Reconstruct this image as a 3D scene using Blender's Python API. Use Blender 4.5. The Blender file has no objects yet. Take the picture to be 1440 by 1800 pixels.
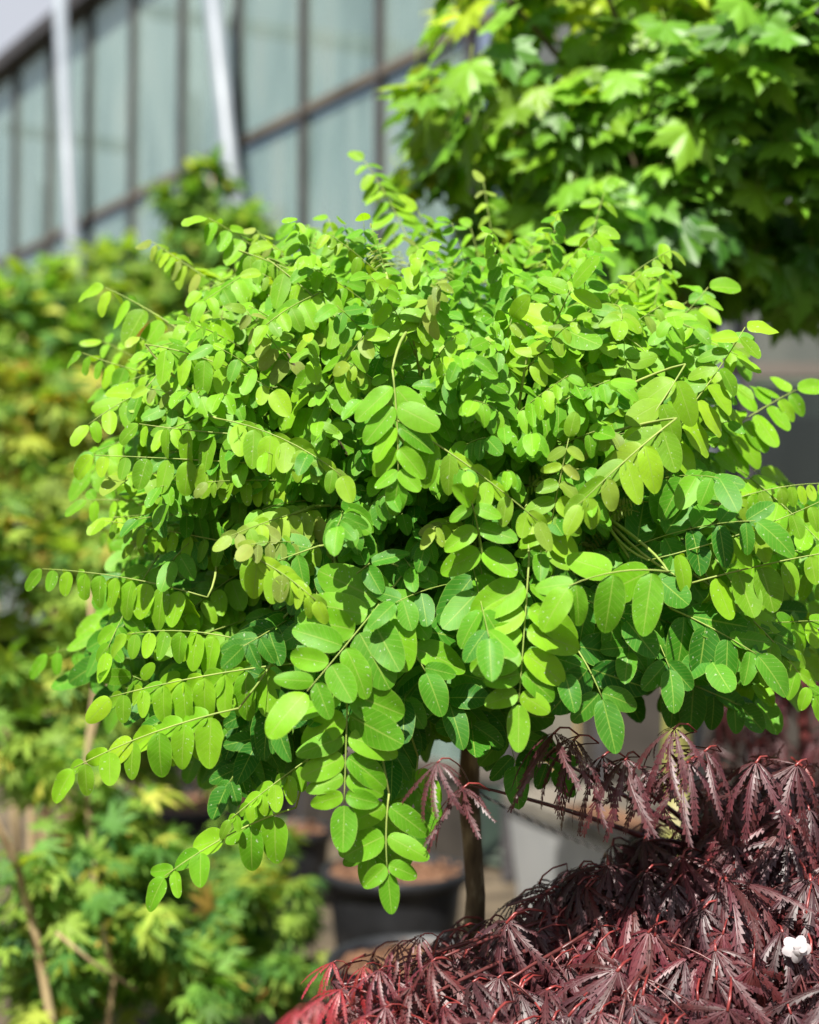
import bpy, math, random
import numpy as np
from mathutils import Vector, Matrix

R = math.radians
scene = bpy.context.scene
col = scene.collection
rng = random.Random(11)

# ------------------------------------------------------------------ camera, sky, sun, exposure
EYE, PITCH, FPX = 1.25, R(2.5), 2430.0
cam_d = bpy.data.cameras.new("camera")
cam = bpy.data.objects.new("camera", cam_d); col.objects.link(cam)
cam.location = (0, 0, EYE); cam.rotation_euler = (R(90) + PITCH, 0, 0)
cam_d.sensor_width = 36; cam_d.lens = 36 * FPX / 1800
cam_d.clip_start = 0.05; cam_d.clip_end = 1000
cam_d.dof.use_dof = True; cam_d.dof.focus_distance = 1.70; cam_d.dof.aperture_fstop = 2.1
scene.camera = cam

SUN_EL, SUN_AZ = R(57), R(16)          # sun behind the camera, a little to the left
SUN = Vector((-math.sin(SUN_AZ) * math.cos(SUN_EL), -math.cos(SUN_AZ) * math.cos(SUN_EL), math.sin(SUN_EL)))
world = bpy.data.worlds.new("World"); scene.world = world; world.use_nodes = True
wn = world.node_tree.nodes; wl = world.node_tree.links
sky = wn.new("ShaderNodeTexSky"); sky.sky_type = 'NISHITA'; sky.sun_disc = False
sky.sun_elevation = SUN_EL; sky.sun_rotation = math.pi + SUN_AZ
sky.dust_density = 3.0; sky.air_density = 1.0; sky.ozone_density = 1.0
# thin bright summer haze with soft cloud over the whole sky
wtc = wn.new("ShaderNodeTexCoord"); wnz = wn.new("ShaderNodeTexNoise"); wnz.inputs['Scale'].default_value = 2.2; wnz.inputs['Detail'].default_value = 6
wl.new(wtc.outputs['Generated'], wnz.inputs['Vector'])
wmr = wn.new("ShaderNodeMapRange"); wmr.inputs[1].default_value = 0.46; wmr.inputs[2].default_value = 0.60; wmr.inputs[3].default_value = 0.02; wmr.inputs[4].default_value = 0.85
wl.new(wnz.outputs[0], wmr.inputs[0])
wmx = wn.new("ShaderNodeMix"); wmx.data_type = 'RGBA'; wl.new(wmr.outputs[0], wmx.inputs[0]); wl.new(sky.outputs[0], wmx.inputs[6]); wmx.inputs[7].default_value = (6.6, 6.8, 7.4, 1)
wl.new(wmx.outputs[2], wn["Background"].inputs[0]); wn["Background"].inputs[1].default_value = 0.05
sun_d = bpy.data.lights.new("sun", 'SUN'); sun_d.energy = 5.0; sun_d.angle = R(0.55); sun_d.color = (1, 0.96, 0.88)
sun = bpy.data.objects.new("sun", sun_d); col.objects.link(sun)
sun.rotation_euler = (-SUN).to_track_quat('-Z', 'Y').to_euler(); sun.location = SUN * 30
vs = scene.view_settings
vs.view_transform = 'Standard'; vs.look = 'None'; vs.exposure = 1.15; vs.gamma = 1.0; vs.use_curve_mapping = False
scene.cycles.use_denoising = True
scene.cycles.max_bounces = 8; scene.cycles.diffuse_bounces = 4; scene.cycles.transmission_bounces = 6
scene.cycles.transparent_max_bounces = 12; scene.cycles.sample_clamp_indirect = 6.0
scene.cycles.caustics_reflective = False; scene.cycles.caustics_refractive = False

CAM = Vector((0, 0, EYE))
FWD = Vector((0, math.cos(PITCH), math.sin(PITCH))); UPV = Vector((0, -math.sin(PITCH), math.cos(PITCH)))
def at(px, py, d):
    """a point of the place, d metres in front of the camera, seen at photo pixel (px, py)"""
    return CAM + Vector((1, 0, 0)) * ((px - 720) / FPX * d) + UPV * ((900 - py) / FPX * d) + FWD * d
def pix(p):
    q = p - CAM; d = q.dot(FWD)
    return 720 + q.x / d * FPX, 900 - q.dot(UPV) / d * FPX, d

# ------------------------------------------------------------------ materials
def mat(name):
    m = bpy.data.materials.new(name); m.use_nodes = True
    return m, m.node_tree.nodes, m.node_tree.links, m.node_tree.nodes["Principled BSDF"]
def ramp(n, stops):
    r = n.new("ShaderNodeValToRGB"); e = r.color_ramp.elements
    while len(e) < len(stops): e.new(0.5)
    for k, (p, c) in enumerate(stops): e[k].position = p; e[k].color = (*c, 1)
    return r
def mth(n, l, op, a, b=None, c=None):
    x = n.new("ShaderNodeMath"); x.operation = op
    for i, v in enumerate((a, b, c)):
        if v is None: continue
        if hasattr(v, 'links'): l.new(v, x.inputs[i])
        else: x.inputs[i].default_value = v
    return x.outputs[0]
def mixc(n, l, fac, a, b, mode='MIX'):
    x = n.new("ShaderNodeMix"); x.data_type = 'RGBA'; x.blend_type = mode
    for s, v in ((x.inputs[0], fac), (x.inputs[6], a), (x.inputs[7], b)):
        if hasattr(v, 'links'): l.new(v, s)
        elif isinstance(v, (int, float)): s.default_value = v
        else: s.default_value = (*v, 1)
    return x.outputs[2]

def leaf_material(name, refl, trans, tfac=0.42, rough=0.42, spec=0.4, veins=True, vein_tint=(0.30, 0.42, 0.10), jitter=0.5, midrib=0.5, blotch=0.0):
    """refl, trans: colour stops over the attribute 'age' (0 young .. 1 old)"""
    m, n, l, p = mat(name)
    age_tone = n.new("ShaderNodeAttribute"); age_tone.attribute_name = 'age_tone'
    lf = n.new("ShaderNodeAttribute"); lf.attribute_name = 'lf'
    sep = n.new("ShaderNodeSeparateXYZ"); l.new(lf.outputs['Vector'], sep.inputs[0])
    u, v, rnd = sep.outputs[0], sep.outputs[1], sep.outputs[2]
    rc = ramp(n, refl); l.new(age_tone.outputs['Fac'], rc.inputs[0])
    tc = ramp(n, trans); l.new(age_tone.outputs['Fac'], tc.inputs[0])
    nz = n.new("ShaderNodeTexNoise"); nz.inputs['Scale'].default_value = 90; nz.inputs['Detail'].default_value = 3
    geo = n.new("ShaderNodeNewGeometry"); l.new(geo.outputs['Position'], nz.inputs['Vector'])
    val = mth(n, l, 'ADD', mth(n, l, 'MULTIPLY_ADD', rnd, jitter, 1 - jitter / 2), mth(n, l, 'MULTIPLY_ADD', nz.outputs[0], 0.36, -0.18))
    hue = mth(n, l, 'MULTIPLY_ADD', rnd, -0.022, 0.511)
    def vary(c):
        h = n.new("ShaderNodeHueSaturation"); l.new(c, h.inputs['Color']); l.new(val, h.inputs['Value']); l.new(hue, h.inputs['Hue'])
        return h.outputs[0]
    c, t = vary(rc.outputs[0]), vary(tc.outputs[0])
    if blotch:
        n2 = n.new("ShaderNodeTexNoise"); n2.inputs['Scale'].default_value = 38; n2.inputs['Detail'].default_value = 4; l.new(geo.outputs['Position'], n2.inputs['Vector'])
        r2 = ramp(n, [(0.42, (0, 0, 0)), (0.66, (1, 1, 1))]); l.new(n2.outputs[0], r2.inputs[0])
        bf = mth(n, l, 'MULTIPLY', r2.outputs[0], blotch)
        c = mixc(n, l, bf, c, (1.0, 0.78, 0.55), 'MULTIPLY'); t = mixc(n, l, bf, t, (1.0, 0.80, 0.6), 'MULTIPLY')
        n3 = n.new("ShaderNodeTexNoise"); n3.inputs['Scale'].default_value = 260; n3.inputs['Detail'].default_value = 1; l.new(geo.outputs['Position'], n3.inputs['Vector'])
        c = mixc(n, l, mth(n, l, 'MULTIPLY', mth(n, l, 'GREATER_THAN', n3.outputs[0], 0.73), 0.6), c, (0.5, 0.55, 0.38))
    if veins:
        av = mth(n, l, 'ABSOLUTE', v)
        mid = mth(n, l, 'LESS_THAN', av, 0.045)
        ph = mth(n, l, 'MULTIPLY', mth(n, l, 'MULTIPLY_ADD', av, -0.22, u), 9.0)
        fr = mth(n, l, 'ABSOLUTE', mth(n, l, 'SUBTRACT', mth(n, l, 'FRACT', ph), 0.5))
        side = mth(n, l, 'MULTIPLY', mth(n, l, 'LESS_THAN', fr, 0.06), 0.30)
        vf = mth(n, l, 'MAXIMUM', mth(n, l, 'MULTIPLY', mid, midrib), side)
        vf = mth(n, l, 'MAXIMUM', vf, mth(n, l, 'MULTIPLY', mth(n, l, 'GREATER_THAN', av, 0.95), 0.4))
        c = mixc(n, l, vf, c, vein_tint)
        t = mixc(n, l, mth(n, l, 'MULTIPLY', vf, 0.6), t, vein_tint)
        bmp = n.new("ShaderNodeBump"); bmp.inputs['Strength'].default_value = 0.35; bmp.inputs['Distance'].default_value = 0.001
        h = mth(n, l, 'MULTIPLY_ADD', nz.outputs[0], 0.8, mth(n, l, 'MULTIPLY', vf, -1.2))
        l.new(h, bmp.inputs['Height']); l.new(bmp.outputs[0], p.inputs['Normal'])
    l.new(c, p.inputs['Base Color']); p.inputs['Roughness'].default_value = rough
    p.inputs['Specular IOR Level'].default_value = spec
    tr = n.new("ShaderNodeBsdfTranslucent"); l.new(t, tr.inputs[0])
    mx = n.new("ShaderNodeMixShader"); mx.inputs[0].default_value = tfac
    l.new(p.outputs[0], mx.inputs[1]); l.new(tr.outputs[0], mx.inputs[2])
    l.new(mx.outputs[0], n["Material Output"].inputs[0])
    return m

def noise_material(name, stops, scale=8, detail=5, rough=0.8, spec=0.3, stretch=(1, 1, 1), bump=0.3, metallic=0.0):
    m, n, l, p = mat(name)
    tc = n.new("ShaderNodeNewGeometry"); mp = n.new("ShaderNodeMapping"); mp.inputs['Scale'].default_value = stretch
    l.new(tc.outputs['Position'], mp.inputs[0])
    nz = n.new("ShaderNodeTexNoise"); nz.inputs['Scale'].default_value = scale; nz.inputs['Detail'].default_value = detail
    l.new(mp.outputs[0], nz.inputs['Vector'])
    r = ramp(n, stops); l.new(nz.outputs[0], r.inputs[0]); l.new(r.outputs[0], p.inputs['Base Color'])
    p.inputs['Roughness'].default_value = rough; p.inputs['Specular IOR Level'].default_value = spec; p.inputs['Metallic'].default_value = metallic
    if bump:
        b = n.new("ShaderNodeBump"); b.inputs['Strength'].default_value = bump; b.inputs['Distance'].default_value = 0.01
        l.new(nz.outputs[0], b.inputs['Height']); l.new(b.outputs[0], p.inputs['Normal'])
    return m

def glass_material(name, base, clear, rough, stops):
    m, n, l, p = mat(name)
    geo = n.new("ShaderNodeNewGeometry"); mp = n.new("ShaderNodeMapping"); mp.inputs['Scale'].default_value = (3.0, 3.0, 0.5)
    l.new(geo.outputs['Position'], mp.inputs[0])
    nz = n.new("ShaderNodeTexNoise"); nz.inputs['Scale'].default_value = 2.2; nz.inputs['Detail'].default_value = 5
    l.new(mp.outputs[0], nz.inputs['Vector'])
    r = ramp(n, stops); l.new(nz.outputs[0], r.inputs[0])
    l.new(mixc(n, l, 1.0, base, r.outputs[0], 'MULTIPLY'), p.inputs['Base Color'])
    p.inputs['Roughness'].default_value = rough; p.inputs['Specular IOR Level'].default_value = 0.6
    tr = n.new("ShaderNodeBsdfTransparent"); tr.inputs[0].default_value = (0.86, 0.95, 0.93, 1)
    mx = n.new("ShaderNodeMixShader"); mx.inputs[0].default_value = clear
    l.new(p.outputs[0], mx.inputs[1]); l.new(tr.outputs[0], mx.inputs[2]); l.new(mx.outputs[0], n["Material Output"].inputs[0])
    return m

M = {}
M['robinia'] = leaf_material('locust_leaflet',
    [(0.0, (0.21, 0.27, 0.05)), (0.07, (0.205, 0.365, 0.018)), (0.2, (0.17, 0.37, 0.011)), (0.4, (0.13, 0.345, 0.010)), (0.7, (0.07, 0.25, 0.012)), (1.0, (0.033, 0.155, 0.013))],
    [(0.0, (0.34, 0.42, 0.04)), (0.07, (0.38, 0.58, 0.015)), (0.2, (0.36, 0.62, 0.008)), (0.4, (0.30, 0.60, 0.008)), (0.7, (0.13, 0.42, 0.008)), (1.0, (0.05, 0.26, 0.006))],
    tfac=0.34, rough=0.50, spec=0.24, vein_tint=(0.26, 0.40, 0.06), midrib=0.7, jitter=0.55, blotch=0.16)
M['twig'] = noise_material('green_twig', [(0.3, (0.16, 0.24, 0.04)), (0.7, (0.28, 0.34, 0.08))], 30, 3, 0.6, bump=0)
M['branch'] = noise_material('young_bark', [(0.3, (0.06, 0.05, 0.025)), (0.7, (0.15, 0.13, 0.06))], 40, 4, 0.8)
M['bark'] = noise_material('trunk_bark', [(0.3, (0.05, 0.032, 0.018)), (0.5, (0.13, 0.09, 0.05)), (0.62, (0.30, 0.23, 0.14))], 42, 7, 0.85, stretch=(1, 1, 0.35), bump=0.8)
M['lichen'] = noise_material('lichen_bark', [(0.32, (0.12, 0.115, 0.03)), (0.47, (0.28, 0.28, 0.08)), (0.58, (0.38, 0.35, 0.18)), (0.75, (0.45, 0.41, 0.27))], 22, 6, 0.9, stretch=(1, 1, 0.5), bump=0.8)
M['maple'] = leaf_material('norway_maple_leaf',
    [(0.0, (0.25, 0.36, 0.015)), (0.35, (0.16, 0.33, 0.015)), (1.0, (0.08, 0.235, 0.018))],
    [(0.0, (0.55, 0.66, 0.02)), (0.35, (0.24, 0.48, 0.015)), (1.0, (0.08, 0.26, 0.01))], tfac=0.34, rough=0.46, spec=0.42, veins=False, jitter=0.85)
M['shrub'] = leaf_material('shrub_leaf',
    [(0.0, (0.42, 0.19, 0.05)), (0.2, (0.45, 0.34, 0.06)), (0.4, (0.26, 0.34, 0.05)), (0.7, (0.11, 0.24, 0.035)), (1.0, (0.05, 0.15, 0.04))],
    [(0.0, (0.60, 0.22, 0.03)), (0.2, (0.62, 0.46, 0.03)), (0.4, (0.42, 0.56, 0.03)), (0.7, (0.20, 0.44, 0.02)), (1.0, (0.08, 0.26, 0.02))], tfac=0.4, rough=0.55, spec=0.22, veins=False, jitter=0.8)
M['red'] = leaf_material('red_maple_leaf',
    [(0.0, (0.24, 0.012, 0.018)), (0.3, (0.085, 0.017, 0.020)), (1.0, (0.048, 0.019, 0.023))],
    [(0.0, (0.45, 0.01, 0.01)), (0.3, (0.20, 0.014, 0.014)), (1.0, (0.10, 0.013, 0.013))], tfac=0.22, rough=0.46, spec=0.58,
    veins=True, vein_tint=(0.16, 0.025, 0.03), jitter=0.6, midrib=0.7)
M['petiole'] = noise_material('red_petiole', [(0.3, (0.13, 0.014, 0.014)), (0.7, (0.26, 0.045, 0.04))], 40, 2, 0.35, 0.6, bump=0)
M['redtwig'] = noise_material('red_twig', [(0.3, (0.05, 0.015, 0.014)), (0.7, (0.14, 0.03, 0.028))], 50, 3, 0.4, 0.6, bump=0.2)
m, n_, l_, p_ = mat('water_drop'); p_.inputs['Base Color'].default_value = (0.9, 0.9, 0.9, 1); p_.inputs['Roughness'].default_value = 0.03
p_.inputs['Transmission Weight'].default_value = 1.0; p_.inputs['IOR'].default_value = 1.33; M['drop'] = m
M['stem'] = noise_material('pale_stem', [(0.3, (0.20, 0.13, 0.06)), (0.7, (0.46, 0.36, 0.20))], 20, 4, 0.85, stretch=(1, 1, 0.4))
M['ground'] = noise_material('nursery_soil', [(0.25, (0.03, 0.024, 0.016)), (0.5, (0.085, 0.065, 0.042)), (0.75, (0.16, 0.125, 0.082))], 6, 8, 0.95, bump=1.0)
M['soil'] = noise_material('bark_mulch', [(0.3, (0.05, 0.022, 0.012)), (0.55, (0.15, 0.075, 0.04)), (0.8, (0.28, 0.16, 0.095))], 45, 6, 0.95, bump=1.0)
M['pot'] = noise_material('black_plastic', [(0.3, (0.006, 0.0065, 0.008)), (0.75, (0.018, 0.019, 0.022))], 12, 5, 0.5, 0.45, bump=0.15)
M['frame'] = noise_material('dark_glazing_bar', [(0.3, (0.035, 0.034, 0.036)), (0.7, (0.065, 0.06, 0.062))], 9, 4, 0.6, bump=0.1)
M['rail'] = noise_material('weathered_rail', [(0.3, (0.08, 0.07, 0.06)), (0.7, (0.15, 0.13, 0.11))], 4, 6, 0.75, bump=0.2)
M['steel'] = noise_material('white_steel', [(0.3, (0.15, 0.175, 0.205)), (0.7, (0.21, 0.24, 0.275))], 5, 4, 0.45, 0.5, bump=0.05)
M['glass'] = glass_material('frosted_glass', (0.31, 0.375, 0.35), 0.48, 0.13, [(0.3, (0.50, 0.58, 0.56)), (0.5, (0.9, 0.98, 0.96)), (0.7, (1.1, 1.06, 1.0))])
M['dark_glass'] = glass_material('dim_glass', (0.025, 0.03, 0.03), 0.30, 0.16, [(0.3, (0.6, 0.62, 0.6)), (0.7, (1, 1, 0.95))])  # dark base stands in for the dim interior and dark plant reflections
M['grey_glass'] = glass_material('dusty_glass', (0.13, 0.135, 0.125), 0.25, 0.3, [(0.3, (0.7, 0.72, 0.7)), (0.7, (1, 1, 0.95))])
M['plinth'] = noise_material('plinth_panel', [(0.3, (0.026, 0.022, 0.018)), (0.7, (0.052, 0.044, 0.036))], 5, 6, 0.8, bump=0.15)  # panel colour lowered to carry the shade low on the wall
M['planter'] = noise_material('grey_planter_plastic', [(0.3, (0.40, 0.41, 0.41)), (0.7, (0.50, 0.50, 0.49))], 4, 5, 0.55, 0.4, bump=0.05)
M['planter_rim'] = noise_material('stained_rim', [(0.3, (0.13, 0.12, 0.10)), (0.7, (0.22, 0.20, 0.165))], 9, 5, 0.7, bump=0.1)
M['paper'] = noise_material('notice_paper', [(0.3, (0.11, 0.10, 0.08)), (0.7, (0.15, 0.14, 0.11))], 12, 3, 0.8, bump=0)  # cream sheet toned down, its shade put into the colour
M['ink'] = noise_material('dark_print', [(0.3, (0.03, 0.03, 0.03)), (0.7, (0.06, 0.05, 0.05))], 12, 2, 0.8, bump=0)
M['yellow'] = noise_material('yellow_print', [(0.3, (0.26, 0.16, 0.015)), (0.7, (0.34, 0.21, 0.02))], 12, 2, 0.8, bump=0)
M['blue'] = noise_material('blue_plastic', [(0.3, (0.02, 0.12, 0.55)), (0.7, (0.04, 0.18, 0.70))], 12, 2, 0.4, bump=0)
M['white'] = noise_material('white_petal', [(0.3, (0.30, 0.26, 0.29)), (0.7, (0.42, 0.39, 0.40))], 12, 2, 0.6, bump=0)
M['cord_black'] = noise_material('black_strand', [(0.3, (0.02, 0.02, 0.02)), (0.7, (0.04, 0.04, 0.04))], 12, 2, 0.7, bump=0)
M['cord_white'] = noise_material('white_strand', [(0.3, (0.66, 0.66, 0.66)), (0.7, (0.8, 0.8, 0.8))], 12, 2, 0.7, bump=0)
M['interior'] = noise_material('interior_floor', [(0.3, (0.05, 0.07, 0.05)), (0.7, (0.14, 0.17, 0.13))], 1.5, 5, 0.9, bump=0)

# ------------------------------------------------------------------ mesh and object helpers
class MB:
    def __init__(s): s.V, s.T, s.L, s.G, s.I, s.n = [], [], [], [], [], 0
    def add(s, V, T, L=None, age_tone=0.5, mi=0):
        V = np.asarray(V, float); T = np.asarray(T, int)
        s.V.append(V); s.T.append(T + s.n); s.n += len(V)
        s.L.append(np.zeros((len(V), 3)) + 0.5 if L is None else L)
        s.G.append(np.full(len(V), age_tone)); s.I.append(np.full(len(T), mi))
    def mesh(s, name, mats, origin=(0, 0, 0), smooth=True):
        V = np.concatenate(s.V) - np.array(origin); T = np.concatenate(s.T)
        me = bpy.data.meshes.new(name); me.from_pydata(V.tolist(), [], T.tolist())
        a = me.attributes.new('lf', 'FLOAT_VECTOR', 'POINT'); a.data.foreach_set('vector', np.concatenate(s.L).astype(np.float32).ravel())
        a = me.attributes.new('age_tone', 'FLOAT', 'POINT'); a.data.foreach_set('value', np.concatenate(s.G).astype(np.float32))
        for k in mats: me.materials.append(M[k])
        me.polygons.foreach_set('material_index', np.concatenate(s.I).astype(np.int32))
        me.polygons.foreach_set('use_smooth', np.full(len(T), smooth))
        me.update()
        return me
WL = {}
def link(name, data, parent=None, loc=(0, 0, 0), rot=None, label=None, cat=None, group=None, kind=None):
    """loc is in world space; parents are never rotated or scaled"""
    o = bpy.data.objects.new(name, data); col.objects.link(o)
    loc = Vector(loc); WL[o.name] = loc
    if parent is not None: o.parent = parent; loc = loc - WL[parent.name]
    if rot is not None: o.matrix_basis = Matrix.Translation(loc) @ rot
    else: o.location = loc
    for k, v in (('label', label), ('category', cat), ('group', group), ('kind', kind)):
        if v: o[k] = v
    return o
def thing(name, label, cat, loc, group=None): return link(name, None, None, loc, None, label, cat, group)
def build(mb, name, mats, parent=None, loc=(0, 0, 0), smooth=True, **kw):
    """mb in world coordinates; loc becomes the origin"""
    return link(name, mb.mesh(name, mats, loc, smooth), parent, loc, **kw)

def tube(mb, pts, radii, sides=6, mi=0, cap=True, age_tone=0.5):
    pts = [Vector(p) for p in pts]; n = len(pts)
    if not hasattr(radii, '__len__'): radii = [radii] * n
    elif len(radii) == 2 and n > 2: radii = [radii[0] + (radii[1] - radii[0]) * k / (n - 1) for k in range(n)]
    V, T = [], []
    t0 = (pts[1] - pts[0]).normalized(); x = t0.orthogonal().normalized()
    for k in range(n):
        t = (pts[min(k + 1, n - 1)] - pts[max(k - 1, 0)]).normalized()
        x = (x - t * x.dot(t)).normalized(); y = t.cross(x)
        for s in range(sides):
            a = 2 * math.pi * s / sides; V.append(pts[k] + (x * math.cos(a) + y * math.sin(a)) * radii[k])
    for k in range(n - 1):
        for s in range(sides):
            a, b = k * sides + s, k * sides + (s + 1) % sides
            T += [(a, b, b + sides), (a, b + sides, a + sides)]
    if cap:
        V += [pts[0], pts[-1]]; c0, c1 = len(V) - 2, len(V) - 1; e = (n - 1) * sides
        for s in range(sides):
            T += [(c0, (s + 1) % sides, s), (c1, e + s, e + (s + 1) % sides)]
    mb.add([tuple(v) for v in V], T, None, age_tone, mi)
def bez(p0, p1, p2, n):
    return [p0 * (1 - t) ** 2 + p1 * (2 * t * (1 - t)) + p2 * t * t for t in [k / (n - 1) for k in range(n)]]
BOXT = [(0, 2, 1), (0, 3, 2), (4, 5, 6), (4, 6, 7), (0, 1, 5), (0, 5, 4), (1, 2, 6), (1, 6, 5), (2, 3, 7), (2, 7, 6), (3, 0, 4), (3, 4, 7)]
def box_mesh(name, sx, sy, sz, mats, cz=True, bevel=0.0):
    """box sx by sy, standing from z=0 to sz"""
    b = MB(); x, y = sx / 2, sy / 2
    b.add([(-x, -y, 0), (x, -y, 0), (x, y, 0), (-x, y, 0), (-x, -y, sz), (x, -y, sz), (x, y, sz), (-x, y, sz)], BOXT)
    return b.mesh(name, mats, smooth=False)
def lathe(mb, prof, cx, cy, sides=40, mi=0):
    V, T = [], []
    for r, z in prof:
        for s in range(sides):
            a = 2 * math.pi * s / sides; V.append((cx + r * math.cos(a), cy + r * math.sin(a), z))
    for k in range(len(prof) - 1):
        for s in range(sides):
            a, b = k * sides + s, k * sides + (s + 1) % sides
            T += [(a, b, b + sides), (a, b + sides, a + sides)]
    mb.add(V, T, None, 0.5, mi)

# ------------------------------------------------------------------ leaf templates (x = along, y = across, z = up face)
def oval(rows, W, fold, curl, twist, wav, tip=1.0):
    us = [0.5 - 0.5 * math.cos(math.pi * k / (rows + 1)) for k in range(1, rows + 1)]
    V, L = [(0, 0, 0)], [(0, 0)]
    def z(u, y, v): return fold * abs(y) - curl * u * u + twist * (u - 0.4) * y + wav * math.sin(u * 11 + v * 1.7) * abs(v) ** 2
    for u in us:
        s = u ** 0.90
        w = W / 2 * math.sqrt(max(1 - (2 * s - 1) ** 2, 0)) * (1 - 0.10 * u * tip)
        for v in (-1, -0.5, 0, 0.5, 1):
            V.append((u, v * w, z(u, v * w, v))); L.append((u, v))
    V.append((1, 0, z(1, 0, 0))); L.append((1, 0)); e = len(V) - 1
    T = []
    for j in range(4): T.append((0, 2 + j, 1 + j)[::-1] if False else (0, 1 + j, 2 + j)); T.append((e, e - 4 + j, e - 5 + j))
    for k in range(rows - 1):
        for j in range(4):
            a = 1 + k * 5 + j; T += [(a, a + 5, a + 6), (a, a + 6, a + 1)]
    return np.array(V), np.array(T), np.array(L)
def ovals(rows): 
    r = random.Random(5)
    return [oval(rows, r.uniform(0.56, 0.72), r.uniform(-0.16, 0.34), r.uniform(-0.04, 0.32), r.uniform(-0.4, 0.4), r.uniform(0, 0.028), r.uniform(0.4, 2.2)) for _ in range(14)]
OV_FINE, OV = ovals(10), ovals(6)
YOUNG = [oval(4, 0.34, f, c, 0, 0) for f, c in ((0.5, 0.1), (0.7, 0.25), (0.3, 0.3))]

def palm(angles, droop=0.25, cup=0.1):
    """palmate outline from polar points of one half, fanned about the junction with one inner ring"""
    half = [(a, r) for a, r in angles]
    out = half + [(-a, r) for a, r in half[::-1] if 0 < a < 180]
    V, T = [(0, 0, 0)], []
    def put(f):
        for a, r in out:
            x, y = math.cos(R(a)) * r * f, math.sin(R(a)) * r * f
            rr = r * f; V.append((x, y, -droop * rr * rr + cup * math.cos(R(a) * 6.5) * rr * 0.5))
    put(0.5); put(1.0); n = len(out)
    for k in range(n):
        a, b = 1 + k, 1 + (k + 1) % n
        T += [(0, a, b), (a, a + n, b + n), (a, b + n, b)]
    return np.array(V), np.array(T), np.array([(0.5, 0.5)] * len(V))
NORWAY = [(0, 1.0), (6, .84), (9, .80), (13, .68), (20, .74), (23, .66), (28, .54), (34, .64), (38, .72), (42, .70), (47, .95), (53, .76), (57, .66), (63, .70), (69, .58), (77, .48), (88, .52), (98, .66), (106, .50), (128, .36), (160, .20), (180, .05)]
JAPAN = [(0, 1.0), (7, .62), (15, .30), (25, .62), (36, .92), (43, .58), (52, .27), (62, .50), (74, .74), (83, .45), (94, .22), (112, .45), (130, .20), (180, .04)]
OVATE = [(0, 1.0), (8, .8), (18, .62), (35, .44), (60, .32), (100, .2), (150, .1), (180, .06)]
T_NORWAY = [palm(NORWAY, d, c) for d, c in ((0.18, 0.10), (0.34, 0.16), (0.45, -0.06), (0.05, 0.2))]
T_JAPAN = [palm(JAPAN, d, c) for d, c in ((0.2, 0.1), (0.5, 0.1))]
T_OVATE = [palm(OVATE, d, 0.0) for d in (0.15, 0.4)]

def frame(d, nrm):
    """3x3 with columns x = leaf direction, y, z = upper face"""
    d = d.normalized(); z = nrm - d * nrm.dot(d)
    if z.length < 1e-4: z = d.orthogonal()
    z.normalize(); y = z.cross(d)
    return np.array([[d.x, y.x, z.x], [d.y, y.y, z.y], [d.z, y.z, z.z]])
def put_leaf(mb, tpl, Fm, size, pos, age_tone, rnd, mi=0, wscale=1.0):
    V, T, L = tpl
    P = (V * np.array([size, size * wscale, size])) @ Fm.T + np.array(pos)
    mb.add(P, T, np.column_stack([L, np.full(len(L), rnd)]), age_tone, mi)
def rvec(r, s=1.0): return Vector((r.gauss(0, s), r.gauss(0, s), r.gauss(0, s)))
DOWN, UP = Vector((0, 0, -1)), Vector((0, 0, 1))

# ------------------------------------------------------------------ ground
gm = MB()
nx = 60
xs = np.linspace(-1, 1, nx); gx = np.sign(xs) * np.abs(xs) ** 3 * 150
V = [(x, y + 40, 0.012 * math.sin(x * 3.1) * math.cos(y * 2.3)) for y in gx for x in gx]
T = []
for j in range(nx - 1):
    for i in range(nx - 1):
        a = j * nx + i; T += [(a, a + 1, a + nx + 1), (a, a + nx + 1, a + nx)]
gm.add(V, T); build(gm, 'ground', ['ground'], kind='structure')

# ------------------------------------------------------------------ greenhouse
WDIR = Vector((-0.7424, 1, 0)).normalized(); WOUT = Vector((WDIR.y, -WDIR.x, 0)); WOUT = -WOUT if WOUT.y > 0 else WOUT
WANG = math.atan2(WDIR.y, WDIR.x)
CORNER = Vector((4.609 - 0.7424 * 5.7, 5.7, 0))
def wall(y, z=0.0, out=0.0):
    return Vector((4.609 - 0.7424 * y, y, z)) + WOUT * out
RZ = Matrix.Rotation(WANG, 4, 'Z')
GH_H, RAIL_Z = 5.0, 3.58
gh = thing('greenhouse', 'tall glass greenhouse with dark glazing bars behind the shrubs', 'greenhouse', CORNER)
step = 0.535; dl = step * 1.2455
ys = [5.84 + step * k for k in range(0, 21)]
bar = box_mesh('glazing_bar', 0.026, 0.06, GH_H, ['frame'])
for y in ys: link('glazing_bar', bar, gh, wall(y, 0, 0.012), RZ)
pl, pu = box_mesh('pane', dl - 0.026, 0.006, RAIL_Z - 0.47, ['glass']), box_mesh('pane', dl - 0.026, 0.006, GH_H - RAIL_Z - 0.05, ['glass'])
pan = box_mesh('plinth_panel', dl - 0.026, 0.03, 0.40, ['plinth'])
for y in ys[:-1]:
    yc = y + step / 2
    link('pane', pl, gh, wall(yc, 0.43), RZ); link('pane', pu, gh, wall(yc, RAIL_Z + 0.03), RZ); link('plinth_panel', pan, gh, wall(yc, 0), RZ)
LEN = (ys[-1] - 5.7) * 1.2455; ymid = (ys[-1] + 5.7) / 2
link('rail', box_mesh('rail', LEN, 0.052, 0.042, ['rail']), gh, wall(ymid, RAIL_Z - 0.018, 0.006), RZ)
link('rail', box_mesh('rail', LEN, 0.055, 0.05, ['rail']), gh, wall(ymid, 0.39, 0.006), RZ)
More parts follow.
